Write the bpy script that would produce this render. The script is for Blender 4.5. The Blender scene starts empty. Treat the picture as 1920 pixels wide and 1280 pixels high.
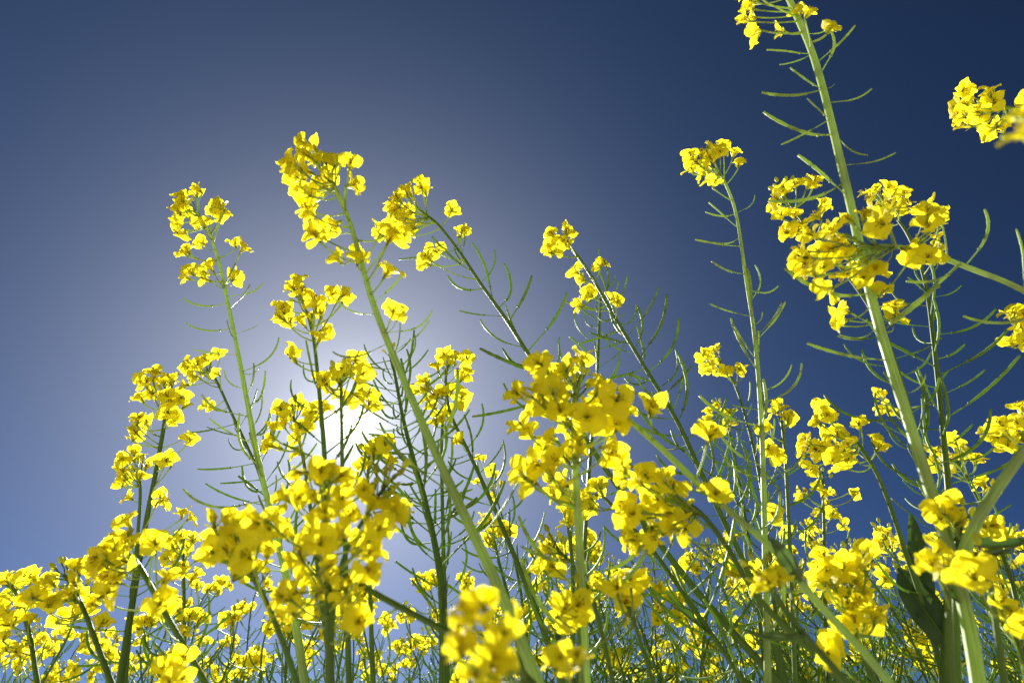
import bpy, math, random
from mathutils import Vector, Matrix, noise
random.seed(11)
sc = bpy.context.scene
R = math.radians

# ------------------------------------------------------------------ camera
CAM_H = 0.90
PITCH = R(38.0)
LENS = 20.0
FPX = 1920 * LENS / 36.0
CAM = Vector((0, 0, CAM_H))
RT = Vector((1, 0, 0)); FW = Vector((0, math.cos(PITCH), math.sin(PITCH))); UP = Vector((0, -math.sin(PITCH), math.cos(PITCH)))
cd = bpy.data.cameras.new('camera'); cam = bpy.data.objects.new('camera', cd); sc.collection.objects.link(cam)
cam.location = CAM; cam.rotation_euler = (math.pi/2 + PITCH, 0, 0)
cd.lens = LENS; cd.sensor_width = 36.0; cd.clip_start = 0.01; cd.clip_end = 2000
cd.dof.use_dof = True; cd.dof.focus_distance = 0.56; cd.dof.aperture_fstop = 8.0
sc.camera = cam

def ray(x, y):
    return FW + RT * ((x - 960) / FPX) + UP * ((640 - y) / FPX)
def at(x, y, d):                       # photograph pixel + depth in metres -> point in the place
    return CAM + ray(x, y) * d
def px(p):
    q = p - CAM; z = max(q.dot(FW), 1e-4)
    return (960 + FPX * q.dot(RT) / z, 640 - FPX * q.dot(UP) / z, z)

# ------------------------------------------------------------------ sky and sun
SUN_DIR = ray(660, 795).normalized()
SUN_EL = math.asin(SUN_DIR.z); SUN_AZ = math.atan2(SUN_DIR.x, SUN_DIR.y)
w = bpy.data.worlds.new('World'); sc.world = w; w.use_nodes = True
nt = w.node_tree; nt.nodes.clear()
def N(t, **k):
    n = nt.nodes.new(t)
    for a, b in k.items(): setattr(n, a, b)
    return n
def M(op, a, b=None):
    n = N('ShaderNodeMath', operation=op)
    for i, v in enumerate((a, b)):
        if v is None: continue
        if isinstance(v, (int, float)): n.inputs[i].default_value = v
        else: nt.links.new(v, n.inputs[i])
    return n.outputs[0]
sky = N('ShaderNodeTexSky', sky_type='NISHITA')
sky.sun_disc = False; sky.sun_elevation = SUN_EL; sky.sun_rotation = SUN_AZ
sky.altitude = 1000; sky.air_density = 0.5; sky.dust_density = 0.1; sky.ozone_density = 7.0
bg = N('ShaderNodeBackground'); bg.inputs['Strength'].default_value = 0.05
gam = N('ShaderNodeGamma'); gam.inputs['Gamma'].default_value = 1.15
scl = N('ShaderNodeVectorMath', operation='SCALE'); scl.inputs['Scale'].default_value = 0.34
nt.links.new(sky.outputs[0], scl.inputs[0]); nt.links.new(scl.outputs[0], gam.inputs['Color']); nt.links.new(gam.outputs[0], bg.inputs['Color'])
# bright aureole of the sun itself (forward-scattered light round the disc)
geo = N('ShaderNodeTexCoord')
vm = N('ShaderNodeVectorMath', operation='DOT_PRODUCT'); vm.inputs[1].default_value = SUN_DIR
nrm = N('ShaderNodeVectorMath', operation='NORMALIZE')
nt.links.new(geo.outputs['Generated'], nrm.inputs[0]); nt.links.new(nrm.outputs[0], vm.inputs[0])
ang = M('ARCCOSINE', M('MINIMUM', vm.outputs['Value'], 0.999999))
def lobe(a, s, p=1.0):
    e = M('POWER', M('DIVIDE', ang, s), p)
    return M('MULTIPLY', M('EXPONENT', M('MULTIPLY', e, -1.0)), a)
core = M('ADD', lobe(9.0, R(0.95), 1.4), M('ADD', lobe(0.36, R(4.2)), lobe(0.142, R(20.5), 1.9)))
bg2 = N('ShaderNodeBackground'); bg2.inputs['Color'].default_value = (1.0, 0.97, 0.95, 1)
nt.links.new(core, bg2.inputs['Strength'])
add = N('ShaderNodeAddShader'); out = N('ShaderNodeOutputWorld')
nt.links.new(bg.outputs[0], add.inputs[0]); nt.links.new(bg2.outputs[0], add.inputs[1]); 
bg3 = N('ShaderNodeBackground'); bg3.inputs['Color'].default_value = (0.28, 0.52, 1.0, 1); nt.links.new(lobe(0.040, R(49.0), 2.2), bg3.inputs['Strength'])
add2 = N('ShaderNodeAddShader'); nt.links.new(add.outputs[0], add2.inputs[0]); nt.links.new(bg3.outputs[0], add2.inputs[1])
nt.links.new(add2.outputs[0], out.inputs['Surface'])

sl = bpy.data.lights.new('sun', 'SUN'); so = bpy.data.objects.new('sun', sl); sc.collection.objects.link(so)
sl.energy = 5.0; sl.angle = R(0.53); sl.color = (1.0, 0.95, 0.86)
so.rotation_euler = SUN_DIR.to_track_quat('Z', 'Y').to_euler()
sc.view_settings.view_transform = 'Standard'; sc.view_settings.look = 'None'
sc.view_settings.exposure = 1.42; sc.view_settings.gamma = 1.0; sc.view_settings.use_curve_mapping = False
sc.cycles.max_bounces = 10; sc.cycles.transmission_bounces = 8; sc.cycles.diffuse_bounces = 5
sc.cycles.transparent_max_bounces = 8

# ------------------------------------------------------------------ materials
def mat(name, col, trans_col, tfac, rough=0.5, spec=0.4, var=0.15, scale=400.0, veins=False, dark=None, streak=False):
    m = bpy.data.materials.new(name); m.use_nodes = True
    t = m.node_tree; t.nodes.clear(); L = t.links.new
    def n(k): return t.nodes.new(k)
    o = n('ShaderNodeOutputMaterial'); p = n('ShaderNodeBsdfPrincipled'); tr = n('ShaderNodeBsdfTranslucent'); mx = n('ShaderNodeMixShader')
    tc = n('ShaderNodeTexCoord'); nz = n('ShaderNodeTexNoise'); nz.inputs['Scale'].default_value = scale; nz.inputs['Detail'].default_value = 3
    if streak:
        uv0 = n('ShaderNodeUVMap'); mp0 = n('ShaderNodeMapping'); mp0.inputs['Scale'].default_value = (26, 9, 1)
        nz.inputs['Scale'].default_value = 1.0; L(uv0.outputs[0], mp0.inputs[0]); L(mp0.outputs[0], nz.inputs['Vector'])
    else: L(tc.outputs['Object'], nz.inputs['Vector'])
    oi = n('ShaderNodeObjectInfo')
    a = n('ShaderNodeMath'); a.operation = 'ADD'; L(nz.outputs['Fac'], a.inputs[0]); L(oi.outputs['Random'], a.inputs[1])
    mr = n('ShaderNodeMapRange'); mr.inputs['From Min'].default_value = 0.3; mr.inputs['From Max'].default_value = 1.7
    mr.inputs['To Min'].default_value = 1 - var; mr.inputs['To Max'].default_value = 1 + var; L(a.outputs[0], mr.inputs['Value'])
    def tint(c):
        if dark:
            r = n('ShaderNodeMix'); r.data_type = 'RGBA'; r.inputs['A'].default_value = (*dark, 1); r.inputs['B'].default_value = (*c, 1)
            q = n('ShaderNodeMapRange'); q.inputs['From Min'].default_value = 0.35; q.inputs['From Max'].default_value = 0.6; L(nz.outputs['Fac'], q.inputs['Value']); L(q.outputs[0], r.inputs['Factor'])
            src = r.outputs['Result']
        else:
            r = n('ShaderNodeRGB'); r.outputs[0].default_value = (*c, 1); src = r.outputs[0]
        v = n('ShaderNodeVectorMath'); v.operation = 'SCALE'; L(src, v.inputs[0]); L(mr.outputs[0], v.inputs['Scale'])
        return v.outputs[0]
    L(tint(col), p.inputs['Base Color']); L(tint(trans_col), tr.inputs['Color'])
    p.inputs['Roughness'].default_value = rough; p.inputs['Specular IOR Level'].default_value = spec
    mx.inputs[0].default_value = tfac
    L(p.outputs[0], mx.inputs[1]); L(tr.outputs[0], mx.inputs[2]); L(mx.outputs[0], o.inputs['Surface'])
    b = n('ShaderNodeBump'); b.inputs['Strength'].default_value = 0.35; b.inputs['Distance'].default_value = 0.0006
    if veins:
        uv = n('ShaderNodeUVMap'); mp = n('ShaderNodeMapping'); mp.inputs['Scale'].default_value = (34, 2, 1)
        n2 = n('ShaderNodeTexNoise'); n2.inputs['Scale'].default_value = 1.0; n2.inputs['Detail'].default_value = 2
        L(uv.outputs[0], mp.inputs[0]); L(mp.outputs[0], n2.inputs['Vector']); L(n2.outputs['Fac'], b.inputs['Height'])
    else:
        L(nz.outputs['Fac'], b.inputs['Height'])
    L(b.outputs[0], p.inputs['Normal']); L(b.outputs[0], tr.inputs['Normal'])
    return m
M_PETAL = mat('petal_yellow', (0.88, 0.80, 0.026), (0.97, 0.885, 0.026), 0.68, 0.5, 0.25, 0.08, 160, veins=True)
M_CENTRE = mat('flower_centre_yellow', (0.62, 0.52, 0.02), (0.8, 0.66, 0.02), 0.4, 0.5, 0.3, 0.15, 600)
M_BUD = mat('bud_green_yellow', (0.50, 0.55, 0.05), (0.66, 0.66, 0.05), 0.4, 0.45, 0.4, 0.25, 500)
M_STEM = mat('stem_green', (0.12, 0.21, 0.04), (0.25, 0.40, 0.045), 0.30, 0.50, 0.35, 0.14, 120, dark=(0.10, 0.18, 0.035), streak=True)
M_WAXY_LIT = mat('stem_waxy_flash_pale', (0.46, 0.58, 0.26), (0.52, 0.68, 0.20), 0.45, 0.5, 0.4, 0.08, 70, dark=(0.32, 0.46, 0.12), streak=True)  # lit copy of the stem green: wax bloom plus painted flash fill, near stems
M_PED = mat('pedicel_pale_green', (0.36, 0.46, 0.12), (0.48, 0.60, 0.10), 0.5, 0.45, 0.4, 0.15, 300)
M_POD = mat('pod_green', (0.17, 0.28, 0.045), (0.34, 0.52, 0.05), 0.42, 0.5, 0.35, 0.22, 300)
M_LEAF = mat('leaf_blue_green', (0.05, 0.10, 0.045), (0.10, 0.20, 0.03), 0.22, 0.45, 0.45, 0.15, 150, veins=False)

# ground: dry loam out of view, made pale to bounce fill light; weedy patches
gm = bpy.data.materials.new('field_soil_bounce_pale'); gm.use_nodes = True
t = gm.node_tree; p = t.nodes['Principled BSDF']
tc = t.nodes.new('ShaderNodeTexCoord'); n1 = t.nodes.new('ShaderNodeTexNoise'); n1.inputs['Scale'].default_value = 3.0; n1.inputs['Detail'].default_value = 10
cr = t.nodes.new('ShaderNodeValToRGB'); cr.color_ramp.elements[0].color = (0.36, 0.30, 0.21, 1); cr.color_ramp.elements[1].color = (0.60, 0.54, 0.43, 1)
cr.color_ramp.elements[0].position = 0.35; cr.color_ramp.elements[1].position = 0.65
bp = t.nodes.new('ShaderNodeBump'); bp.inputs['Distance'].default_value = 0.03
t.links.new(tc.outputs['Object'], n1.inputs['Vector']); t.links.new(n1.outputs['Fac'], cr.inputs['Fac']); t.links.new(cr.outputs[0], p.inputs['Base Color'])
t.links.new(n1.outputs['Fac'], bp.inputs['Height']); t.links.new(bp.outputs[0], p.inputs['Normal']); p.inputs['Roughness'].default_value = 0.95
gme = bpy.data.meshes.new('ground')
gv = []; gf = []
GS = [-600, -120, -30, -8, -4, -2, -1, -.5, 0, .5, 1, 2, 4, 8, 30, 120, 600]
for yy in GS:
    for xx in GS:
        z = 0 if (abs(xx) > 20 or abs(yy) > 20) else 0.03 * (noise.noise(Vector((xx*1.3, yy*1.3, 0))) - 0.6)
        gv.append((xx, yy, z))
k = len(GS)
for i in range(k-1):
    for j in range(k-1):
        gf.append((i*k+j, i*k+j+1, (i+1)*k+j+1, (i+1)*k+j))
gme.from_pydata(gv, [], gf); gme.materials.append(gm)
go = bpy.data.objects.new('ground', gme); sc.collection.objects.link(go); go['kind'] = 'structure'
go['label'] = 'unseen dry soil of the rapeseed field under the plants, made pale to bounce light'

# ------------------------------------------------------------------ mesh pieces
LINK = sc.collection.objects.link
class MB:
    def __init__(s): s.v = []; s.f = []; s.m = []; s.uv = {}
    def tube(s, pts, rad, sides=8, mi=0, cap=True, ridge=0.0):
        b0 = len(s.v); n = len(pts)
        T = [(pts[min(i+1, n-1)] - pts[max(i-1, 0)]).normalized() for i in range(n)]
        u = T[0].orthogonal().normalized()
        for i in range(n):
            u = (u - T[i] * u.dot(T[i])).normalized(); w_ = T[i].cross(u)
            for k in range(sides):
                a = 2*math.pi*k/sides
                s.uv[len(s.v)] = (k/sides, i*0.02); s.v.append(pts[i] + (u*math.cos(a) + w_*math.sin(a)) * (rad[i]*(1+ridge*math.cos(7*a+0.6*math.sin(i*0.3)))))
        for i in range(n-1):
            for k in range(sides):
                a = b0 + i*sides + k; b = b0 + i*sides + (k+1) % sides
                s.f.append((a, b, b+sides, a+sides)); s.m.append(mi)
        if cap:
            s.f.append(tuple(b0 + k for k in reversed(range(sides)))); s.m.append(mi)
            s.f.append(tuple(b0 + (n-1)*sides + k for k in range(sides))); s.m.append(mi)
    def grid(s, fn, nu, nv, mi=0):
        b0 = len(s.v)
        for i in range(nu):
            for j in range(nv):
                s.uv[len(s.v)] = (j/(nv-1), i/(nu-1)); s.v.append(Vector(fn(i/(nu-1), j/(nv-1)*2-1)))
        for i in range(nu-1):
            for j in range(nv-1):
                a = b0 + i*nv + j
                s.f.append((a, a+1, a+nv+1, a+nv)); s.m.append(mi)
    def merge(s, o, mtx, mi=None):
        b0 = len(s.v)
        for i, v in enumerate(o.v):
            if i in o.uv: s.uv[len(s.v)] = o.uv[i]
            s.v.append(mtx @ v)
        for f, m_ in zip(o.f, o.m): s.f.append(tuple(b0+i for i in f)); s.m.append(m_ if mi is None else mi)
    def mesh(s, name, mats):
        me = bpy.data.meshes.new(name); me.from_pydata([tuple(v) for v in s.v], [], s.f)
        for m_ in mats: me.materials.append(m_)
        me.polygons.foreach_set('material_index', s.m); me.polygons.foreach_set('use_smooth', [True]*len(s.f))
        if s.uv:
            l = me.uv_layers.new(name='UVMap')
            for lp in me.loops: l.data[lp.index].uv = s.uv.get(lp.vertex_index, (0, 0))
        return me

def petal_mb(rnd, nu=6, nv=5, wither=0.0):
    """one petal, claw at the origin rising along +Z, limb spreading along +X; ~12 mm long"""
    L1 = 0.0045; L2 = rnd.uniform(0.0088, 0.0105); wd = rnd.uniform(0.0046, 0.0060) * (1 - 0.55*wither)
    spread = rnd.uniform(0.75, 1.35) - 0.5*wither; refl = rnd.uniform(-0.1, 0.95); cup = rnd.uniform(-0.35, 0.45) + 0.5*wither
    ph = rnd.uniform(0, 6.3); wav = rnd.uniform(0.0004, 0.0011); notch = rnd.uniform(0, 0.10); skew = rnd.uniform(-0.12, 0.12)
    steps = 24; prof = []; x = 0.0; z = 0.0
    for i in range(steps+1):
        q = i/steps; prof.append((x, z))
        s_ = q*(L1+L2)
        a = 0.22 if s_ < L1*0.7 else 0.22 + spread*min(1, (s_-L1*0.7)/(L1*0.8)) + refl*max(0, (s_-L1*1.5)/L2)
        x += math.sin(a)*(L1+L2)/steps; z += math.cos(a)*(L1+L2)/steps
    def fn(u, v):
        u2 = u**0.8
        i = min(int(u2*steps), steps-1); fr = u2*steps - i
        px_, pz = (prof[i][0]*(1-fr)+prof[i+1][0]*fr, prof[i][1]*(1-fr)+prof[i+1][1]*fr)
        s_ = u2*(L1+L2)
        if s_ < L1: hw = 0.0007 + 0.0012*(s_/L1)**2
        else:
            q = (s_-L1)/L2; hw = 0.0019*(1-q)**2 + wd*math.sin(math.pi*min(1, 0.10+0.84*q**0.85))**0.62
        y = v*hw + skew*s_*u2
        e = max(0, s_-L1)/L2
        zz = pz + cup*hw*v*v*e*1.2 + wav*math.sin(3.1*v+ph+u*4)*e + wav*0.7*math.sin(6.0*v-ph)*e*e
        xx = px_ - (abs(v)**2.2)*0.0016*e*e - notch*L2*e*e*math.exp(-(v*3)**2)
        return (xx, y, zz)
    m = MB(); m.grid(fn, nu, nv); return m

def centre_mb(rnd):
    m = MB()
    for k in range(4):                     # sepals
        a = k*math.pi/2 + math.pi/4; l = 0.0062; sp = rnd.uniform(0.35, 0.8)
        def fn(u, v, a=a, l=l, sp=sp):
            r = 0.0008 + l*u*math.sin(sp*(0.6+0.4*u)); z = l*u*math.cos(sp*(0.6+0.4*u)) - 0.0004
            hw = 0.0011*math.sin(math.pi*(0.12+0.86*u))
            return (r*math.cos(a)-v*hw*math.sin(a), r*math.sin(a)+v*hw*math.cos(a), z)
        m.grid(fn, 4, 3, 1)
    for k in range(6):                     # stamens
        a = k*math.pi/3+0.2; sp = rnd.uniform(0.12, 0.3); l = rnd.uniform(0.0062, 0.008)
        d = Vector((math.cos(a)*math.sin(sp), math.sin(a)*math.sin(sp), math.cos(sp)))
        m.tube([d*0.0005, d*l], [0.00022, 0.00018], 3, 0, False)
        m.tube([d*l, d*(l+0.001), d*(l+0.0021)], [0.0003, 0.0006, 0.0002], 4, 0)
    m.tube([Vector((0, 0, -0.0012)), Vector((0, 0, 0)), Vector((0, 0, 0.005)), Vector((0, 0, 0.0075))], [0.0006, 0.0011, 0.0007, 0.0005], 5, 2)
    return m

rnd = random.Random(3)
PET = [petal_mb(rnd) for _ in range(14)]; WIT = [petal_mb(rnd, wither=rnd.uniform(0.6, 1)) for _ in range(6)]
CEN = [centre_mb(rnd) for _ in range(4)]
PET_ME = [m.mesh('petal', [M_PETAL]) for m in PET]; WIT_ME = [m.mesh('petal', [M_PETAL]) for m in WIT]
CEN_ME = [m.mesh('flower', [M_CENTRE, M_BUD, M_STEM]) for m in CEN]
def petal_set(rnd):
    """list of (which, matrix) for the petals of one flower"""
    old = rnd.random() < 0.16; res = []
    closed = rnd.uniform(-0.25, 0.45) + (0.25 if old else 0)
    for k in range(4):
        if old and rnd.random() < 0.35: continue
        mt = Matrix.Rotation(k*math.pi/2 + rnd.uniform(-0.28, 0.28), 4, 'Z') @ Matrix.Translation((0.0006, 0, 0)) @ \
             Matrix.Rotation(-closed*0.5 + rnd.uniform(-0.22, 0.22), 4, 'Y') @ Matrix.Rotation(rnd.uniform(-0.35, 0.35), 4, 'X')
        mt = mt @ Matrix.Scale(rnd.uniform(0.88, 1.1), 4)
        res.append((old or rnd.random() < 0.06, rnd.randrange(6) if old else rnd.randrange(6, 14), mt))
    return res
FAR_ME = []
for i in range(16):
    m = MB(); m.merge(CEN[i % 4], Matrix.Identity(4))
    for wi, ix, mt in petal_set(rnd):
        m.merge(WIT[ix % 6] if wi else PET[ix], mt, 3)
    FAR_ME.append(m.mesh('flower', [M_CENTRE, M_BUD, M_STEM, M_PETAL]))
def pedicel_me(b):
    m = MB(); pts = [Vector((b*math.sin(math.pi*q/5), 0, q/5)) for q in range(6)]
    m.tube(pts, [1.25, 1.0, .9, .9, 1.0, 1.35], 6, 0); return m
PED_ME = []
for b in (0.08, 0.14, 0.2):                # unit length along Z; radius in x,y is baked below
    m = MB(); pts = [Vector((b*math.sin(math.pi*q/5), 0, q/5)) for q in range(6)]
    m.tube(pts, [r*0.03 for r in (1.35, 1.0, .9, .9, 1.0, 1.4)], 6, 0); PED_ME.append(m.mesh('pedicel', [M_PED]))
def pod_mb(rnd, ped, L, bend1, bend2):
    """stalk + green pod + beak; base at origin, leaves along +X, curls towards +Z"""
    m = MB(); n = 20; tot = ped+L; p = Vector((0, 0, 0)); a = rnd.uniform(-0.1, 0.15); pts = [p.copy()]; rad = []
    for i in range(n):
        q = i/(n-1); s_ = q*tot
        if s_ < ped: r = 0.00052 + 0.0003*max(0, 1-s_/0.003)
        else:
            e = (s_-ped)/L
            r = 0.00108*min(1, 0.55+e*4) if e < 0.82 else 0.00108*(1-(e-0.82)/0.18*0.5)
            r *= 1 + 0.13*math.sin(e*30)
            if i == n-1: r = 0.0008
        rad.append(r)
        if i < n-1:
            a += (bend1 if s_ < ped else bend2)/n
            p = p + Vector((math.cos(a), 0.10*math.sin(q*5), math.sin(a)))*(tot/(n-1)); pts.append(p.copy())
    m.tube(pts, rad, 6, 0)
    # small ring where the flower sat
    k = min(range(n), key=lambda i: abs(i/(n-1)*tot - ped)); d = (pts[k+1]-pts[k]).normalized()
    m.tube([pts[k]-d*0.0006, pts[k], pts[k]+d*0.0006], [0.0008, 0.0015, 0.0008], 6, 0)
    m.end = pts[-1]; return m
POD = []
for i in range(12):
    POD.append(pod_mb(rnd, rnd.uniform(0.015, 0.026), rnd.uniform(0.024, 0.048), rnd.uniform(-0.2, 0.7), rnd.uniform(0.2, 1.9)))
M_PODW_LIT = mat('pod_waxy_flash_pale', (0.34, 0.45, 0.14), (0.48, 0.62, 0.12), 0.5, 0.45, 0.4, 0.15, 300)  # paler pod copy for the same near plants: bloom and flash light in the colour
PODW_LIT_ME = [m.mesh('pod', [M_PODW_LIT]) for m in POD]
POD_ME = [m.mesh('pod', [M_POD]) for m in POD]
def bud_mb(rnd):
    m = MB(); l = rnd.uniform(0.009, 0.014)
    m.tube([Vector((0, 0, 0)), Vector((0.0008, 0, l*0.5)), Vector((0, 0, l))], [0.0005, 0.0004, 0.0006], 5, 1)
    pr = [(0, .0008), (.0010, .0015), (.0024, .0019), (.004, .0017), (.0054, .0010), (.0061, .0003)]
    m.tube([Vector((0, 0, l+z)) for z, r in pr], [r for z, r in pr], 7, 0); return m
BUD_ME = [bud_mb(rnd).mesh('bud', [M_BUD, M_STEM]) for _ in range(5)]

# ------------------------------------------------------------------ the plant builder
def catmull(P, per=8):
    out_ = []; n = len(P)
    for i in range(n-1):
        p0 = P[max(i-1, 0)]; p1 = P[i]; p2 = P[i+1]; p3 = P[min(i+2, n-1)]
        for k in range(per):
            t_ = k/per
            out_.append(0.5*((2*p1)+(p2-p0)*t_+(2*p0-5*p1+4*p2-p3)*t_*t_+(3*p1-p0-3*p2+p3)*t_**3))
    out_.append(P[-1].copy()); return out_
def basis(z, xhint=None):
    z = z.normalized(); x = (xhint - z*xhint.dot(z)) if xhint is not None else z.orthogonal()
    if x.length < 1e-6: x = z.orthogonal()
    x.normalize(); y = z.cross(x); return Matrix((x, y, z)).transposed().to_4x4()
def child(name, me, parent, mtx):
    o = bpy.data.objects.new(name, me); LINK(o); o.parent = parent; o.matrix_basis = mtx; return o

COUNT = [0, 0]
def plant(label, pts, d, wpx, flowers=(), pods=None, podlist=(), buds=8, fs=1.0, leaves=(), extra=0.35, group=None, world_base=True, seed=None, branches=(), podscale=1.0, fj=0.015, waxy_lit=False):
    """pts: stem in photograph pixels from low to high, d: (depth low, depth high), wpx: widths of the stem in pixels (low, high)"""
    rn = random.Random(seed if seed is not None else COUNT[0]*7+1); COUNT[0] += 1
    cum = [0]
    for a, b in zip(pts, pts[1:]): cum.append(cum[-1] + math.hypot(b[0]-a[0], b[1]-a[1]))
    P = [at(x, y, d[0] + (d[1]-d[0])*c/cum[-1]) for (x, y), c in zip(pts, cum)]
    rad = [0.80*(wpx[0] + (wpx[1]-wpx[0])*(c/cum[-1])**0.8)/2 * (d[0]+(d[1]-d[0])*c/cum[-1])/FPX for c in cum]
    # root part: goes on down to the soil
    sl_ = P[0]-P[1]; hz = Vector((sl_.x, sl_.y, 0)); hz = hz / max(0.05, abs(sl_.z)) if sl_.z < 0 else hz.normalized()
    if hz.length > 0.5: hz = hz.normalized()*0.5
    z0 = P[0].z
    base = P[0] + hz*0.32*z0; base.z = 0.0
    tan0 = (P[0]-P[1]).normalized()
    if tan0.z > -0.35: tan0 = (Vector((tan0.x, tan0.y, -0.35))).normalized()
    c1 = P[0] + tan0*z0*0.33; c2 = base + Vector((0, 0, z0*0.3)); b0 = base - Vector((0, 0, 0.02))
    NR = 9; rootpts = []
    for i in range(NR):
        q = i/NR; rootpts.append(b0*(1-q)**3 + c2*3*q*(1-q)**2 + c1*3*q*q*(1-q) + P[0]*q**3)
    root = bpy.data.objects.new('rapeseed_plant', None); root.empty_display_size = 0.05; LINK(root)
    root.location = base; root['label'] = label; root['category'] = 'rapeseed plant'; root['group'] = group or 'rapeseed plants in flower'
    far = d[1] > 0.80
    per = 5 if far else 8
    C = rootpts + catmull(P, per); nC = len(C)
    RC = []
    for i in range(nC):
        if i < NR: RC.append(rad[0]*(1.25-0.25*i/NR)); continue
        k = (i-NR)/per; a = min(int(k), len(rad)-2); f_ = k-a
        RC.append((rad[a]*(1-f_)+rad[a+1]*f_)*(1+0.05*noise.noise(C[i]*60)))
    mb = MB(); mb.tube([c - base for c in C], RC, 6 if far else (28 if waxy_lit else 12), ridge=0.045 if waxy_lit else 0.0)
    o = child('stem', mb.mesh('stem', [M_WAXY_LIT if waxy_lit else M_STEM]), root, Matrix.Identity(4))
    # in-frame part of the stem, arc length from the tip
    S = C[NR:]; tipd = [0.0]
    for i in range(len(S)-1, 0, -1): tipd.append(tipd[-1] + (S[i]-S[i-1]).length)
    S = S[::-1]                         # S[0] = tip
    
    def along(s_):
        s_ = max(0, min(s_, tipd[-1]-1e-6))
        for i in range(len(tipd)-1):
            if tipd[i+1] >= s_:
                f_ = (s_-tipd[i])/max(1e-9, tipd[i+1]-tipd[i]); return S[i].lerp(S[i+1], f_), (S[i]-S[i+1]).normalized()
        return S[-1], (S[-2]-S[-1]).normalized()
    near = d[1] <= 0.56
    def flower(pos, size, face=False):
        best = min(range(len(S)), key=lambda i: (S[i]-pos).length)
        dist = (S[best]-pos).length
        apos, ax = along(tipd[best] + 0.35*dist + 0.006*rn.random())
        pd = pos - apos; L = max(pd.length, 0.004)
        ax2 = (pd.normalized()*0.75 + Vector((0, 0, 0.35)) + Vector((rn.gauss(0, .38), rn.gauss(0, .38), rn.gauss(0, .38))) + FW*rn.gauss(-.15, .55)).normalized()
        if face: ax2 = (-FW*0.55 + UP*0.75 + RT*rn.uniform(-.2, .2)).normalized()
        ped = pd - ax2*0.0062*size; L = ped.length
        hint = Vector((0, 0, -1))
        mt = Matrix.Translation(apos-base) @ basis(ped, hint)
        r = 0.00062*size/0.03
        child('pedicel', PED_ME[rn.randrange(3)], root, mt @ Matrix.Diagonal((r, r, L, 1)) if False else mt @ Matrix.Diagonal((min(r, .021)*1.0, min(r, .021)*1.0, L, 1)))
        fm = Matrix.Translation(pos-base-ax2*0.0055*size) @ basis(ax2, Vector((rn.gauss(0, 1), rn.gauss(0, 1), rn.gauss(0, 1)))) @ Matrix.Scale(size, 4)
        if near:
            fo = child('flower', CEN_ME[rn.randrange(4)], root, fm)
            for wi, ix, m_ in petal_set(rn): child('petal', WIT_ME[ix % 6] if wi else PET_ME[ix], fo, m_)
        else:
            child('flower', FAR_ME[rn.randrange(16)], root, fm)
        COUNT[1] += 1
    fl = list(flowers)
    for f in list(fl):
        if rn.random() < extra+0.25: fl.append((f[0]+rn.gauss(0, 10)*0.45/d[1], f[1]+rn.gauss(0, 10)*0.45/d[1]))
    for f in fl:
        best = min(range(len(S)), key=lambda i: (lambda q: math.hypot(q[0]-f[0], q[1]-f[1]))(px(S[i])))
        dz = px(S[best])[2] + (f[2] if len(f) > 2 else rn.gauss(-0.55*fj, fj))
        flower(at(f[0], f[1], dz), (f[3] if len(f) > 3 else 1.0)*fs*rn.uniform(0.78, 1.04), len(f) > 4)
    # pods
    def pod(bpos, xdir, zdir, k, s_):
        x = xdir.normalized(); z = (zdir - x*zdir.dot(x)).normalized(); y = z.cross(x)
        child('pod', (PODW_LIT_ME if waxy_lit else POD_ME)[k], root, Matrix.Translation(bpos-base) @ Matrix((x, y, z)).transposed().to_4x4() @ Matrix.Scale(s_, 4))
    if pods:
        t0, t1, n = pods; n = int(n*1.55); az = rn.uniform(0, 6.3)
        for i in range(n):
            s_ = tipd[-1]*(t0 + (t1-t0)*(i+rn.uniform(0, .6))/n); b, ax = along(s_); az += 2.4 + rn.gauss(0, .25)
            u = ax.orthogonal().normalized(); v = ax.cross(u); side = u*math.cos(az)+v*math.sin(az)
            el = rn.uniform(0.0, 0.65)
            pod(b, side*math.cos(el)+ax*math.sin(el), ax+Vector((0, 0, .4)), rn.randrange(12), rn.uniform(0.7, 1.25)*podscale*(0.7+0.3*min(1, i/max(1, n*.4))))
    for b, e in podlist:
        best = min(range(len(S)), key=lambda i: (lambda q: math.hypot(q[0]-b[0], q[1]-b[1]))(px(S[i])))
        bp_ = S[best]; dz = px(bp_)[2]; ep = at(e[0], e[1], dz+rn.uniform(-.012, .012)); k = rn.randrange(12)
        ch = ep-bp_; en = POD[k].end; s_ = ch.length/en.length
        th = math.atan2(en.z, en.x); c = ch.normalized(); zz = Vector((0, 0, 1))+UP*0.5; zz = (zz-c*zz.dot(c)).normalized()
        pod(bp_, c*math.cos(th)-zz*math.sin(th), zz*math.cos(th)+c*math.sin(th), k, s_)
    # buds at the tip
    tip, ax = along(0)
    for i in range(buds):
        a = i*2.4; sp = 0.15+0.75*math.sqrt(i/max(1, buds)); u = ax.orthogonal().normalized(); v = ax.cross(u)
        dr = ax*math.cos(sp)+(u*math.cos(a)+v*math.sin(a))*math.sin(sp)
        b, _ = along(0.0008*i)
        child('bud', BUD_ME[rn.randrange(5)], root, Matrix.Translation(b-base) @ basis(dr) @ Matrix.Scale(fs*rn.uniform(.7, 1.05), 4))
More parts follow.
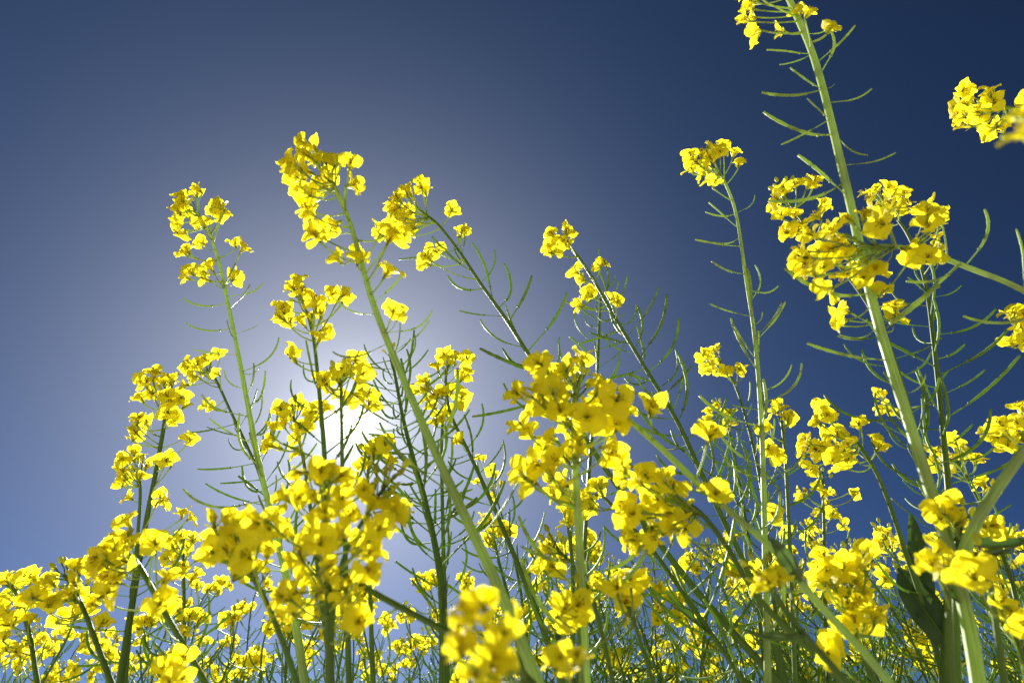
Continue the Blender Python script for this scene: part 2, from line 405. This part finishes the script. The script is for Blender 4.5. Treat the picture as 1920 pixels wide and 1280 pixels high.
    # leaves
    for (bx, by, tx, ty, wl, dd) in leaves:
        best = min(range(len(S)), key=lambda i: (lambda q: math.hypot(q[0]-bx, q[1]-by))(px(S[i])))
        b = S[best]; dz = px(b)[2]; e = at(tx, ty, dz+dd); x = (e-b); L = x.length; x.normalize()
        nrm_ = (Vector((0, 0, 1)) + Vector((rn.gauss(0, .4), rn.gauss(0, .4), 0)) - FW*0.5); nrm_ = (nrm_-x*nrm_.dot(x)).normalized(); y = nrm_.cross(x)
        hwm = wl/2*dz/FPX; ph = rn.uniform(0, 6)
        def fn(u, v):
            hw = hwm*(0.55*math.exp(-(u/0.10)**2) + math.sin(math.pi*(0.03+0.94*u**0.8))**0.8)
            q = b - base + x*(L*u) + y*(v*hw) + nrm_*(abs(v)*hw*0.35 - L*0.14*math.sin(u*2.2) + hw*0.16*math.sin(u*13+ph+v*2)*abs(v))
            return q
        m = MB(); m.grid(fn, 12, 5); lo = child('leaf', m.mesh('leaf', [M_LEAF]), root, Matrix.Identity(4))
        m = MB(); m.tube([fn(q/8*0.93, 0)-nrm_*0.0005 for q in range(9)], [0.0011*(1-q/10) for q in range(9)], 5)
        child('midrib', m.mesh('midrib', [M_STEM]), lo, Matrix.Identity(4))
    # side branches
    for (bp_px, bd, bw) in branches:
        Bp = [at(x, y, bd[0]+(bd[1]-bd[0])*i/(len(bp_px)-1)) for i, (x, y) in enumerate(bp_px)]
        Cb = catmull(Bp, 8); m = MB()
        m.tube([c-base for c in Cb], [(bw[0]+(bw[1]-bw[0])*i/len(Cb))/2*px(c)[2]/FPX for i, c in enumerate(Cb)], 10)
        child('branch', m.mesh('branch', [M_WAXY_LIT if waxy_lit else M_STEM]), root, Matrix.Identity(4))
    return root

# ---- tall plants on the right
plant('tallest plant with thick pale stem crossing the whole right side of the picture',
      [(1838,1300),(1800,1100),(1720,840),(1640,580),(1585,340),(1530,120),(1478,-5),(1448,-70)], (.30,.47), (33,13),
      [(1402,14),(1408,36),(1416,62),(1462,60),(1498,18),(1555,52,0,.6),(1392,-12),(1440,-40),(1470,-60),(1420,-60),(1500,-40),(1455,-90)],
      podlist=[((1518,112),(1437,95)),((1508,95),(1462,122)),((1530,112),(1603,47)),((1537,140),(1556,55)),((1527,168),(1427,175)),((1530,165),(1480,128)),
               ((1553,187),(1635,165)),((1550,215),(1512,185)),((1558,262),(1430,212)),((1555,238),(1465,272)),((1570,257),(1628,290)),((1583,305),(1680,285)),
               ((1582,360),(1495,292)),((1617,538),(1470,505)),((1665,690),(1512,645)),((1650,625),(1573,628)),((1700,740),(1735,700)),((1595,345),(1440,378)),((1560,165),(1565,157)),((1690,775),(1640,735)),((1540,60),(1555,50))],
      buds=10, extra=.2, leaves=[(1812,1010,1930,985,52,.03),(1805,1020,1900,1010,44,-.03),(1800,1120,1730,1010,50,.02)],
      branches=[([(1806,1040),(1830,980),(1870,915),(1935,825),(2010,720)],(.305,.30),(22,16))], waxy_lit=True)
plant('plant whose bright branch enters level from the right edge, pods pointing up',
      [(2330,1500),(2250,1000),(2080,640),(1920,545),(1830,507),(1750,478),(1680,462),(1610,462)], (.40,.38), (30,9),
      [(1500,480),(1520,440),(1545,500),(1515,505),(1560,430),(1590,410),(1560,465),(1600,505),(1640,500),(1620,400),(1655,420),(1650,545),(1715,480),(1740,482),(1535,470),(1575,450),(1620,520),(1755,402,-.02),(1740,395)],
      podlist=[((1812,497),(1845,392)),((1800,503),(1698,528)),((1795,508),(1668,608)),((1925,547),(1903,430)),((1960,580),(1805,594))], buds=6, extra=.4, waxy_lit=True)
plant('slender plant just behind the tallest stem with a ragged cluster left of it',
      [(1845,1300),(1800,1130),(1760,960),(1735,880),(1690,720),(1650,610),(1600,530),(1540,460),(1490,395),(1470,362)], (.40,.50), (24,6),
      [(1450,385),(1468,358),(1490,345),(1518,345),(1542,382),(1490,402),(1505,420),(1475,430),(1465,402),(1530,402),(1455,372),(1570,588),(1575,600),(1680,575),(1678,595)],
      pods=(.35,.75,12), extra=.3)
plant('plant with round flower cluster right of the tallest stem and curled pods below',
      [(1768,1300),(1782,1000),(1770,830),(1755,680),(1735,530),(1705,445),(1668,392),(1655,372)], (.42,.56), (22,6),
      [(1630,370),(1640,355),(1665,350),(1690,365),(1650,385),(1680,390),(1635,400),(1720,395),(1735,392),(1762,402),(1755,445),(1660,415),(1765,415),(1700,380),(1618,360)],
      pods=(.2,.7,20), extra=.3, leaves=[(1765,1180,1690,1070,64,.05),(1770,1190,1830,1215,40,.0)])
plant('plant at the upper right edge with its cluster hanging alone against dark sky',
      [(2350,1500),(2260,900),(2110,430),(1980,240),(1900,203),(1862,198)], (.58,.50), (18,5),
      [(1805,170),(1810,195),(1855,170),(1850,197),(1870,187),(1798,215),(1830,210),(1838,228),(1865,242),(1810,236),(1790,200),(1878,240),(1925,180)], buds=3, extra=.2)
plant('out-of-focus plant tip poking in at the upper right edge',
      [(2500,1500),(2300,800),(2050,340),(1950,250)], (.24,.17), (26,10), [(1922,212),(1918,245),(1960,225)], buds=5, extra=0, fs=.6)
plant('plant at right edge with small orange-yellow cluster beside a level pod',
      [(2150,1500),(2090,1000),(2000,700),(1940,620)], (.5,.47), (16,6), [(1900,590),(1912,610),(1920,590),(1908,628),(1925,640)], extra=.4, buds=4)
plant('straight thin plant with small round flower head and widely spaced pods',
      [(1440,1300),(1434,1000),(1428,800),(1416,640),(1400,530),(1380,400),(1357,338),(1340,315)], (.40,.54), (17,6),
      [(1300,300),(1315,285),(1320,312),(1330,275),(1356,270),(1376,285),(1340,341),(1332,296),(1296,316),(1350,285)],
      podlist=[((1380,430),(1328,380)),((1378,470),(1303,450)),((1390,520),(1333,490)),((1390,400),(1415,365)),((1405,550),(1460,535)),((1405,600),(1398,500)),((1415,640),(1472,565)),((1415,680),(1376,612)),((1415,610),(1430,585)),((1385,450),(1335,455)),((1375,400),(1322,398)),((1428,750),(1503,680)),((1428,800),(1310,742)),((1430,900),(1350,850))],
      pods=(.3,.95,12), buds=4, extra=.3, waxy_lit=True)
# ---- middle
plant('near plant in the centre with a big pale yellow flower head and loose green buds',
      [(1098,1300),(1090,1100),(1080,900),(1078,790),(1080,715)], (.30,.345), (25,14),
      [(1012,682),(1030,702),(1062,690),(1088,672),(985,738),(1000,758),(1040,730),(990,808),(1050,768),(1080,782),(1112,770),(1130,800),(1142,835),(1005,872),(1040,862),(1072,850),(1110,800),(992,900),(1050,905),(1085,830),(1015,725),(1130,760),(1030,820)],
      pods=(.55,.95,6), buds=16, extra=.7, fs=1.02, waxy_lit=True)
plant('plant whose pale stem slants down right from the central head, two single flowers on it',
      [(1780,1420),(1640,1245),(1530,1125),(1450,1030),(1330,925),(1240,840),(1165,775),(1140,755)], (.25,.345), (23,12),
      [(1222,762,-.02,1.15,1),(1335,812,-.02,1.1,1),(1342,925,-.01,1.0,1),(1128,742),(1150,770),(1160,745)], podlist=[((1400,990),(1290,1010))], buds=0, extra=0, fs=1.12,
      leaves=[(1500,1080,1435,1000,34,-.01)], waxy_lit=True)
plant('plant with large drooping head and pale green stem slanting across left of centre',
      [(1015,1300),(945,1125),(840,900),(760,720),(700,570),(660,430),(632,360),(612,325)], (.28,.395), (32,9),
      [(575,290),(555,332),(562,352),(592,300),(625,298),(640,300),(600,352),(575,388),(590,440),(612,335),(665,345,-.012),(628,422),(612,432),(668,474),(630,482),(735,440),(722,428),(572,320),(585,275),(575,365),(550,310),(715,496,0,.45),(750,596,0,.55)],
      podlist=[((720,578),(628,560)),((710,560),(757,508)),((745,625),(810,580)),((755,655),(805,600)),((735,640),(625,660)),((775,745),(690,752)),((825,860),(855,690)),((850,915),(720,820)),((900,1020),(972,900)),((790,790),(700,800))], buds=8, extra=.4, waxy_lit=True)
plant('plant leaning left over the centre with round head and three flowers dangling after it',
      [(1480,1300),(1300,1100),(1150,900),(1060,765),(995,670),(950,600),(900,530),(860,470),(820,420),(785,394)], (.42,.53), (20,6),
      [(735,380),(745,365),(765,360),(795,358),(740,400),(750,420),(765,400),(770,430),(720,442),(848,392),(865,432),(800,482),(815,470),(758,440),(745,388),(730,415)],
      pods=(.10,.5,13), buds=5, extra=.35)
plant('leaning plant right of centre with thin orange-yellow head and many curled pods',
      [(1480,1300),(1410,1090),(1330,920),(1270,790),(1210,690),(1150,590),(1110,520),(1075,470),(1050,448)], (.48,.66), (18,6),
      [(1035,440),(1062,430),(1040,470),(1047,452),(1062,460),(1090,525),(1085,502),(1122,497),(1102,545),(1085,570),(1150,556),(1030,458)],
      pods=(.12,.75,34), buds=6, extra=.8, fs=1.12, podscale=1.15)
plant('upright dark stem full of pods behind the leaning right-of-centre plant',
      [(1085,1300),(1100,950),(1118,720),(1124,600),(1126,560)], (.62,.82), (13,6), [], pods=(.02,.6,22), buds=3, podscale=1.2)
plant('small plant with orange-yellow head low in front of blue right of centre',
      [(1462,1300),(1450,1100),(1425,900),(1400,790),(1375,715),(1345,672)], (.55,.72), (12,5),
      [(1320,660),(1330,680),(1322,695),(1352,700),(1394,688),(1337,655),(1362,697),(1312,672),(1340,690)], pods=(.2,.8,26), buds=3, extra=.3, podscale=1.1)
plant('small plant under the single hanging flower right of centre, mostly thin pods',
      [(1440,1300),(1410,1050),(1385,900),(1365,800),(1345,765)], (.6,.74), (11,5), [(1330,770),(1345,760),(1360,775),(1325,785),(1365,795)], pods=(.1,.8,22), buds=3)
plant('thin upright plant with few flowers either side beside the straight stem',
      [(1492,1300),(1480,1000),(1472,850),(1466,790)], (.45,.5), (12,7), [(1450,770),(1480,782),(1430,800),(1440,840),(1455,852),(1448,960),(1465,760)], pods=(.2,.9,5), extra=.2, buds=3)
plant('leafless-topped spent stem with only dark pods, right of the sun',
      [(832,1300),(828,1100),(800,950),(775,860),(755,780),(740,700),(732,668)], (.42,.56), (24,6), [], pods=(.0,.7,44), buds=4, podscale=1.1, leaves=[(828,1160,850,1080,26,.0)])
plant('plant with small head against glare right of the sun, stem slanting to lower right',
      [(1060,1300),(1000,1130),(930,960),(880,850),(845,775),(836,720),(838,690)], (.46,.55), (17,6),
      [(840,670),(856,665),(872,695),(820,685),(790,715),(780,732),(815,742),(826,735),(866,745),(816,790),(860,825),(800,725)], pods=(.2,.9,16), extra=.3)
plant('thin straight plant behind the glare, its stem beside the spent stem',
      [(838,1300),(832,1050),(828,850),(832,760)], (.5,.58), (14,6), [(812,760),(840,770),(800,745)], pods=(.15,.9,14), buds=2)
plant('plant left of the sun with tall head and one flower hanging by itself',
      [(618,1300),(614,1000),(608,850),(600,750),(590,650),(580,600),(565,560)], (.36,.45), (20,6),
      [(550,540),(530,580),(545,600),(560,525),(590,560),(602,585),(585,592),(625,560),(648,560),(548,660),(602,632),(565,605),(525,595),(575,550)], pods=(.25,.6,9), extra=.3)
plant('plant with its flowers right over the sun',
      [(655,1300),(648,1050),(642,880),(640,760),(640,715)], (.38,.43), (15,7),
      [(605,720),(640,690),(655,695),(682,700),(600,705),(692,737),(645,742),(622,732),(668,742),(630,705)], buds=8, extra=.15)
plant('plant with ragged head just left of the sun',
      [(625,1300),(600,1100),(575,900),(560,820),(550,780)], (.4,.48), (14,6),
      [(525,765),(540,772),(512,800),(520,838),(508,820),(552,822),(562,800),(582,772),(530,790),(600,765)], extra=.3, pods=(.35,.8,6))
plant('plant with washed-out flowers just below right of the sun',
      [(700,1300),(692,1050),(690,920),(690,860)], (.42,.46), (13,6), [(704,836),(716,842),(732,862),(722,830),(680,870),(700,850)], extra=.2, buds=4)
# ---- left
plant('tallest plant on the left with nodding head and bare green stem below',
      [(575,1300),(545,1120),(505,950),(480,840),(450,680),(430,580),(410,490),(390,430),(365,396)], (.42,.53), (20,6),
      [(345,375),(370,362),(335,402),(345,440),(375,455),(405,395),(415,405),(440,457),(350,466),(355,508),(380,510),(440,515),(330,420),(365,420),(390,500),(350,395),(340,385),(410,385)],
      podlist=[((428,570),(345,560)),((430,555),(493,530)),((435,580),(468,532)),((432,612),(350,607)),((445,640),(425,600)),((452,690),(522,632)),((455,700),(486,688)),((445,625),(484,608)),((440,660),(362,655))],
      pods=(.42,.85,14), buds=5, extra=.35, waxy_lit=True)
plant('plant with loose head of separate flowers up a stem leaning right, far left',
      [(222,1300),(245,1150),(270,1000),(295,870),(312,770),(316,740)], (.42,.52), (18,8),
      [(288,700),(310,718),(265,745),(285,735),(305,742),(340,745),(320,755),(348,760),(328,786),(260,785),(250,805),(272,795),(362,815),(312,862),(342,960),(300,932),(275,715)], pods=(.6,.95,5), buds=6, extra=.3)
plant('shorter plant beside the far left loose-headed one, thin dark stem',
      [(232,1300),(250,1100),(262,950),(262,885)], (.5,.56), (13,6), [(230,860),(225,882),(250,850),(265,892),(240,892),(240,932),(232,905),(275,870)], extra=.3, pods=(.35,.9,5))
plant('thin plant crossing behind the tallest left stem with a small head',
      [(580,1300),(530,1050),(490,900),(470,850),(432,770),(405,712),(388,690)], (.55,.64), (12,5),
      [(350,690),(370,680),(400,670),(406,700),(360,706),(386,675),(345,722),(385,760),(378,700)], pods=(.2,.75,20), extra=.3)
plant('near plant with the biggest, brightest flower head, below the sun',
      [(625,1420),(618,1250),(615,1100),(612,980),(615,920)], (.26,.29), (24,14),
      [(560,885),(602,880),(640,892),(590,932),(642,932),(680,920),(560,930),(520,965),(498,990),(542,1000),(582,1000),(602,1015),(550,1050),(562,1036),(692,980),(712,990),(738,970),(680,1030),(690,1068),(610,960),(655,965),(530,930),(640,1000),(620,1075),(545,1108),(560,1150),(650,1140),(672,1165),(600,1110)],
      buds=6, extra=.1, fs=.92, fj=.022)
plant('near plant with loose pale buds beside the biggest flower head',
      [(625,1420),(622,1200),(640,1060),(690,960),(722,912)], (.27,.30), (18,9), [(700,940),(745,950)], buds=22, extra=0)
plant('near plant whose bright green stem slants up left under the biggest head',
      [(1150,1480),(980,1262),(850,1190),(700,1110),(625,1062),(590,1045)], (.20,.29), (22,13),
      [(575,1075),(545,1110),(530,1150),(560,1140),(665,1160),(650,1110),(620,1120)], buds=0, extra=.1)
plant('near plant with soft full head left of the biggest one',
      [(590,1420),(550,1260),(500,1130),(460,1060),(440,1020)], (.28,.31), (18,10),
      [(402,975),(415,1000),(442,990),(430,1030),(462,1042),(452,1010),(482,1000),(410,1042),(445,1070),(470,985),(480,1060)], buds=4, extra=.45, fs=1.0)
plant('near plant leaning left, stem bowed, dense head at lower left',
      [(440,1400),(390,1290),(310,1150),(262,1062),(238,1036)], (.33,.37), (18,10),
      [(215,1020),(240,1002),(200,1050),(180,1045),(190,1080),(222,1080),(200,1112),(292,1010),(312,1080),(300,1130),(250,1012),(212,1092),(230,1050),(175,1070)], buds=0, extra=.4)
plant('plant with green buds on top at lower left, stem bowed right',
      [(260,1400),(205,1270),(160,1150),(130,1090),(120,1078)], (.38,.43), (18,8),
      [(90,1085),(110,1120),(140,1092),(155,1062),(95,1130),(130,1110),(112,1160),(82,1102),(190,1170),(60,1120)], buds=10, extra=.4)
plant('plant at the lower left corner with wide drooping head',
      [(90,1400),(70,1280),(55,1190),(30,1112),(8,1094)], (.43,.50), (15,8),
      [(10,1088),(32,1090),(50,1080),(20,1112),(0,1132),(55,1112),(10,1172),(30,1160),(60,1160),(10,1212),(30,1222),(-15,1100),(75,1095),(45,1135)], buds=2, extra=.5)
plant('plant with green-tipped dense head between the near heads at lower left',
      [(348,1400),(346,1250),(345,1120),(343,1030)], (.52,.60), (13,6),
      [(320,1020),(340,1005),(366,1010),(330,1042),(352,1030),(370,1047),(310,1047),(345,1062),(360,1085),(335,1075)], buds=12, extra=.6, pods=(.3,.9,16))
plant('plant low at left with twin yellow flowers over the frame bottom',
      [(330,1500),(320,1380),(318,1290),(318,1250)], (.30,.32), (18,10), [(305,1250),(330,1245),(318,1275),(345,1270)], buds=3, extra=.2, fs=.72)
# ---- foreground, out of focus
plant('large blurred flower head close to the lens at bottom centre',
      [(1200,1700),(1080,1430),(985,1270),(925,1195)], (.15,.19), (34,16),
      [(868,1140),(905,1160),(945,1185),(972,1155),(880,1205),(925,1235),(890,1262),(905,1135),(860,1190),(940,1255)], buds=0, extra=.1, fs=.66)
plant('blurred pair of flowers at the bottom right of the big blurred head',
      [(1130,1600),(1090,1400),(1075,1270)], (.2,.23), (22,12), [(1050,1232),(1088,1232),(1065,1260)], buds=0, extra=0, fs=.7)
plant('single soft flower tuft on its own in the tangle below the centre',
      [(1260,1420),(1225,1280),(1190,1170),(1176,1130)], (.28,.31), (16,9), [(1160,1100),(1186,1090),(1175,1126),(1165,1115)], buds=2, extra=.2)
plant('near plant with long buds left of its flowers below the centre right',
      [(1660,1420),(1590,1290),(1430,1130),(1360,1020),(1310,958),(1260,930)], (.27,.335), (21,10),
      [(1170,880),(1190,900),(1165,868),(1210,890),(1240,890),(1262,912),(1230,932),(1170,960),(1200,960),(1222,1000),(1252,962),(1180,1000),(1210,1012),(1255,992),(1282,962),(1225,960)], buds=10, extra=.35, podlist=[((1400,1080),(1290,1010))])
plant('thin-budded plant tip at the bottom centre beside the pale stems',
      [(1180,1420),(1150,1280),(1110,1120),(1075,1060),(1045,1030)], (.32,.36), (16,7), [(1020,1030),(1035,1065),(1012,1055)], buds=12, extra=0)
plant('plant with a low flower on a nearly upright stem at bottom centre',
      [(1100,1420),(1092,1300),(1085,1180),(1082,1140)], (.28,.3), (16,9), [(1060,1140),(1085,1132),(1075,1155)], buds=2, extra=0)
# ---- lower right
plant('plant with full bell-shaped head at right, stem bowing over from the right',
      [(1800,1400),(1745,1180),(1700,1040),(1650,900),(1605,828),(1572,802)], (.42,.50), (17,8),
      [(1530,790),(1552,778),(1545,815),(1510,832),(1500,852),(1530,842),(1570,812),(1582,838),(1560,862),(1590,862),(1520,880),(1575,872),(1650,838),(1610,796),(1550,835),(1540,765)], buds=6, extra=.35, pods=(.5,.9,4),
      leaves=[(1735,1150,1700,960,44,.04)])
plant('plant with brownish-yellow head just under the bell-shaped head',
      [(1560,1400),(1548,1150),(1545,980),(1542,900)], (.55,.64), (13,6), [(1530,910),(1510,922),(1500,935),(1552,942),(1530,962),(1562,962),(1602,925),(1582,982),(1520,985),(1545,925)], buds=6, extra=.5, pods=(.3,.9,12))
plant('near plant with heavy soft head at lower right',
      [(1700,1420),(1645,1290),(1600,1180),(1588,1110)], (.29,.335), (16,10),
      [(1580,1060),(1612,1055),(1600,1090),(1622,1112),(1560,1100),(1530,1085),(1590,1132),(1632,1160),(1642,1150),(1602,1160),(1550,1070),(1560,1208),(1545,1040),(1575,1080)], buds=10, extra=.35)
plant('tiny plant tip left of the tallest stem at mid height',
      [(1800,1300),(1770,1000),(1735,870),(1690,790),(1660,755)], (.7,.85), (10,4), [(1655,740),(1662,755),(1650,766),(1645,735),(1668,770)], pods=(.1,.6,14), buds=2)
plant('plant with spread-out head right of the tallest stem, low',
      [(1930,1300),(1900,1100),(1850,970),(1810,890),(1790,860)], (.48,.56), (14,6),
      [(1755,845),(1770,862),(1790,830),(1810,850),(1750,872),(1830,862),(1780,882),(1840,905),(1852,920),(1800,835)], extra=.4, pods=(.25,.9,14))
plant('plant cut by the right edge with a dense head at mid height',
      [(2060,1400),(2010,1100),(1960,900),(1915,820)], (.48,.51), (15,7), [(1870,800),(1880,820),(1900,812),(1890,832),(1915,822),(1860,815),(1918,770),(1905,790)], extra=.5)
plant('near plant with plump yellow buds among flowers beside the tallest stem foot',
      [(1800,1420),(1795,1250),(1792,1080),(1800,980)], (.32,.335), (20,12), [(1780,960),(1760,970),(1802,982),(1840,980),(1862,985),(1775,940)], buds=12, extra=.3, fs=.95)
plant('near plant with two-lobed flower at left of the tallest stem foot',
      [(1790,1420),(1782,1250),(1778,1120),(1770,1060)], (.27,.28), (26,12), [(1762,1028),(1748,1060),(1775,1045)], buds=2, extra=0, fs=.9)
plant('near plant with star-like flower at right of the tallest stem foot',
      [(1910,1420),(1885,1290),(1862,1130),(1850,1080)], (.27,.28), (22,11), [(1850,1058),(1835,1070)], buds=1, extra=0, fs=1.05)
plant('near plant at the bottom right corner with pale bright flowers',
      [(1960,1420),(1930,1290),(1905,1190)], (.29,.3), (18,11), [(1880,1125),(1902,1148),(1888,1160),(1920,1160)], buds=2, extra=.2)
plant('small plant in the tangle under the central head, flowers half hidden',
      [(985,1300),(960,1150),(935,1050),(925,1005)], (.5,.57), (12,6), [(905,980),(920,970),(936,1000),(910,1012),(940,985),(920,1015),(950,1000)], extra=.5, pods=(.2,.9,12))
plant('little plant left of the central head with sparse orange-yellow flowers',
      [(1000,1300),(975,1100),(945,980),(925,920)], (.7,.85), (10,4), [(905,860),(920,880),(895,902),(940,905),(925,930),(930,890)], extra=.4, pods=(.2,.9,16))
plant('shaded plant behind and below the central head',
      [(1070,1300),(1075,1100),(1065,980),(1055,930)], (.42,.46), (14,8), [(1040,930),(1070,935),(1060,955),(1085,960),(1030,900),(1090,930),(1065,975)], extra=.5, pods=(.3,.9,8), leaves=[(1070,1130,1025,1215,26,.0)])
plant('flowerless green-budded tip in the tangle at bottom centre right',
      [(1300,1420),(1320,1200),(1332,1080),(1330,1050)], (.45,.5), (11,5), [(1275,1085)], buds=18, extra=0, pods=(.2,.9,12))
plant('dark slanting stem with a narrow leaf at bottom centre right',
      [(1480,1420),(1390,1270),(1300,1140),(1230,1040),(1160,960),(1130,930)], (.36,.46), (18,7), [(1105,930),(1120,915)], pods=(.2,.8,14), buds=4, leaves=[(1330,1180,1255,1100,22,.02)])
plant('near green stem rising left to right at the bottom right with blurred flower on top',
      [(1700,1480),(1600,1300),(1500,1180),(1450,1110),(1430,1080)], (.24,.27), (22,13), [(1440,1090),(1465,1085),(1420,1100)], buds=8, extra=0, fs=.75, leaves=[(1520,1190,1390,1165,40,.0)])
# ---- the crop behind: plants too alike to tell apart
rb = random.Random(77)
MARKS = [(910,1180,'the big blurred head'),(600,960,'the biggest near head'),(200,1060,'the bowed lower left head'),(20,1110,'the lower left corner head'),
         (345,1040,'the green-tipped lower left head'),(440,1030,'the soft head near the biggest'),(1050,900,'the central head'),(1175,1110,'the lone soft tuft'),
         (1230,950,'the long-budded head'),(1600,1100,'the heavy lower right head'),(1810,1020,'the tallest stem foot'),(1545,860,'the bell-shaped head'),
         (1440,1090,'the blurred tip at bottom right'),(1890,1150,'the bottom right corner flowers'),(740,1140,'the slanting bright green stem'),(318,1260,'the twin flowers at bottom'),
         (925,990,'the half hidden small head'),(1330,1060,'the flowerless budded tip')]
ZONES = [(-20, 480, 1105, 1260, 36), (400, 1000, 1060, 1260, 46), (980, 1480, 985, 1260, 64), (1440, 1960, 960, 1260, 58)]
for x0, x1, y0, y1, n in ZONES:
    for i in range(n):
        tx = x0+(x1-x0)*(i+rb.random())/n; ty = y0+(y1-y0)*rb.random()**0.75
        dt = rb.uniform(.56, 1.05)*(1+0.45*max(0, (ty-y0)/(y1-y0)-.35))
        tp = at(tx, ty, dt); low = tp - Vector((rb.gauss(-.02, .06), rb.gauss(0, .05), rb.uniform(.28, .36)))
        m1 = tp.lerp(low, .45) + Vector((rb.gauss(0, .015), 0, 0)); m0 = tp.lerp(low, .12) + Vector((rb.gauss(0, .008), 0, 0))
        q = [px(low), px(m1), px(m0), px(tp)]
        k = 0.45/dt; nf = rb.randint(3, 7)
        fl = [(tx+rb.gauss(0, 26)*k, ty+abs(rb.gauss(0, 34))*k-8*k) for _ in range(nf)]
        nb = rb.choice((0, 4, 10)); pn = rb.randint(16, 30)
        mx, my, mn = min(MARKS, key=lambda m: math.hypot(m[0]-tx, m[1]-ty))
        rel = ('left of' if tx < mx else 'right of') if abs(tx-mx) > abs(ty-my) else ('above' if ty < my else 'below')
        lv = []
        if rb.random() < .5:
            a = rb.uniform(.35, .7); lx = q[0][0]+(q[1][0]-q[0][0])*a; ly = q[0][1]+(q[1][1]-q[0][1])*a; sd = rb.choice((-1, 1))
            lv = [(lx, ly, lx+sd*rb.uniform(25, 50)*k*1.6, ly-rb.uniform(20, 80)*k*1.6, rb.uniform(22, 38)*k*1.4, rb.uniform(-.02, .03))]
        lab = '%s %s%s plant %s %s %s' % ('tiny' if dt > 1.05 else 'small' if dt > .85 else 'mid-sized', 'leafy ' if lv else '', 'left-leaning' if tp.x < low.x-.02 else 'right-leaning' if tp.x > low.x+.02 else 'upright', 'with green buds' if nb == 10 else 'with full head' if nf > 5 else 'with sparse head', rel, mn)
        plant(lab, [(a, b) for a, b, c in q], (q[0][2], q[-1][2]), (9*.5/dt*1.2, 5*.5/dt), fl, pods=(.16, .85, pn), buds=nb, extra=0, fs=1.12, group='rapeseed crop in the background', seed=1000+COUNT[0], fj=.014, leaves=lv)
# plants that came out with the same words: tell them apart by distance
same = {}
for o in sc.objects:
    if o.parent is None and 'category' in o.keys(): same.setdefault(o['label'], []).append(o)
for lab_, os_ in same.items():
    if len(os_) < 2: continue
    os_.sort(key=lambda o: o.location.y)
    words = ['nearer', 'farther'] if len(os_) == 2 else ['nearest'] + ['middle']*(len(os_)-2) + ['farthest']
    for o, w_ in zip(os_, words): o['label'] = w_ + ' ' + lab_
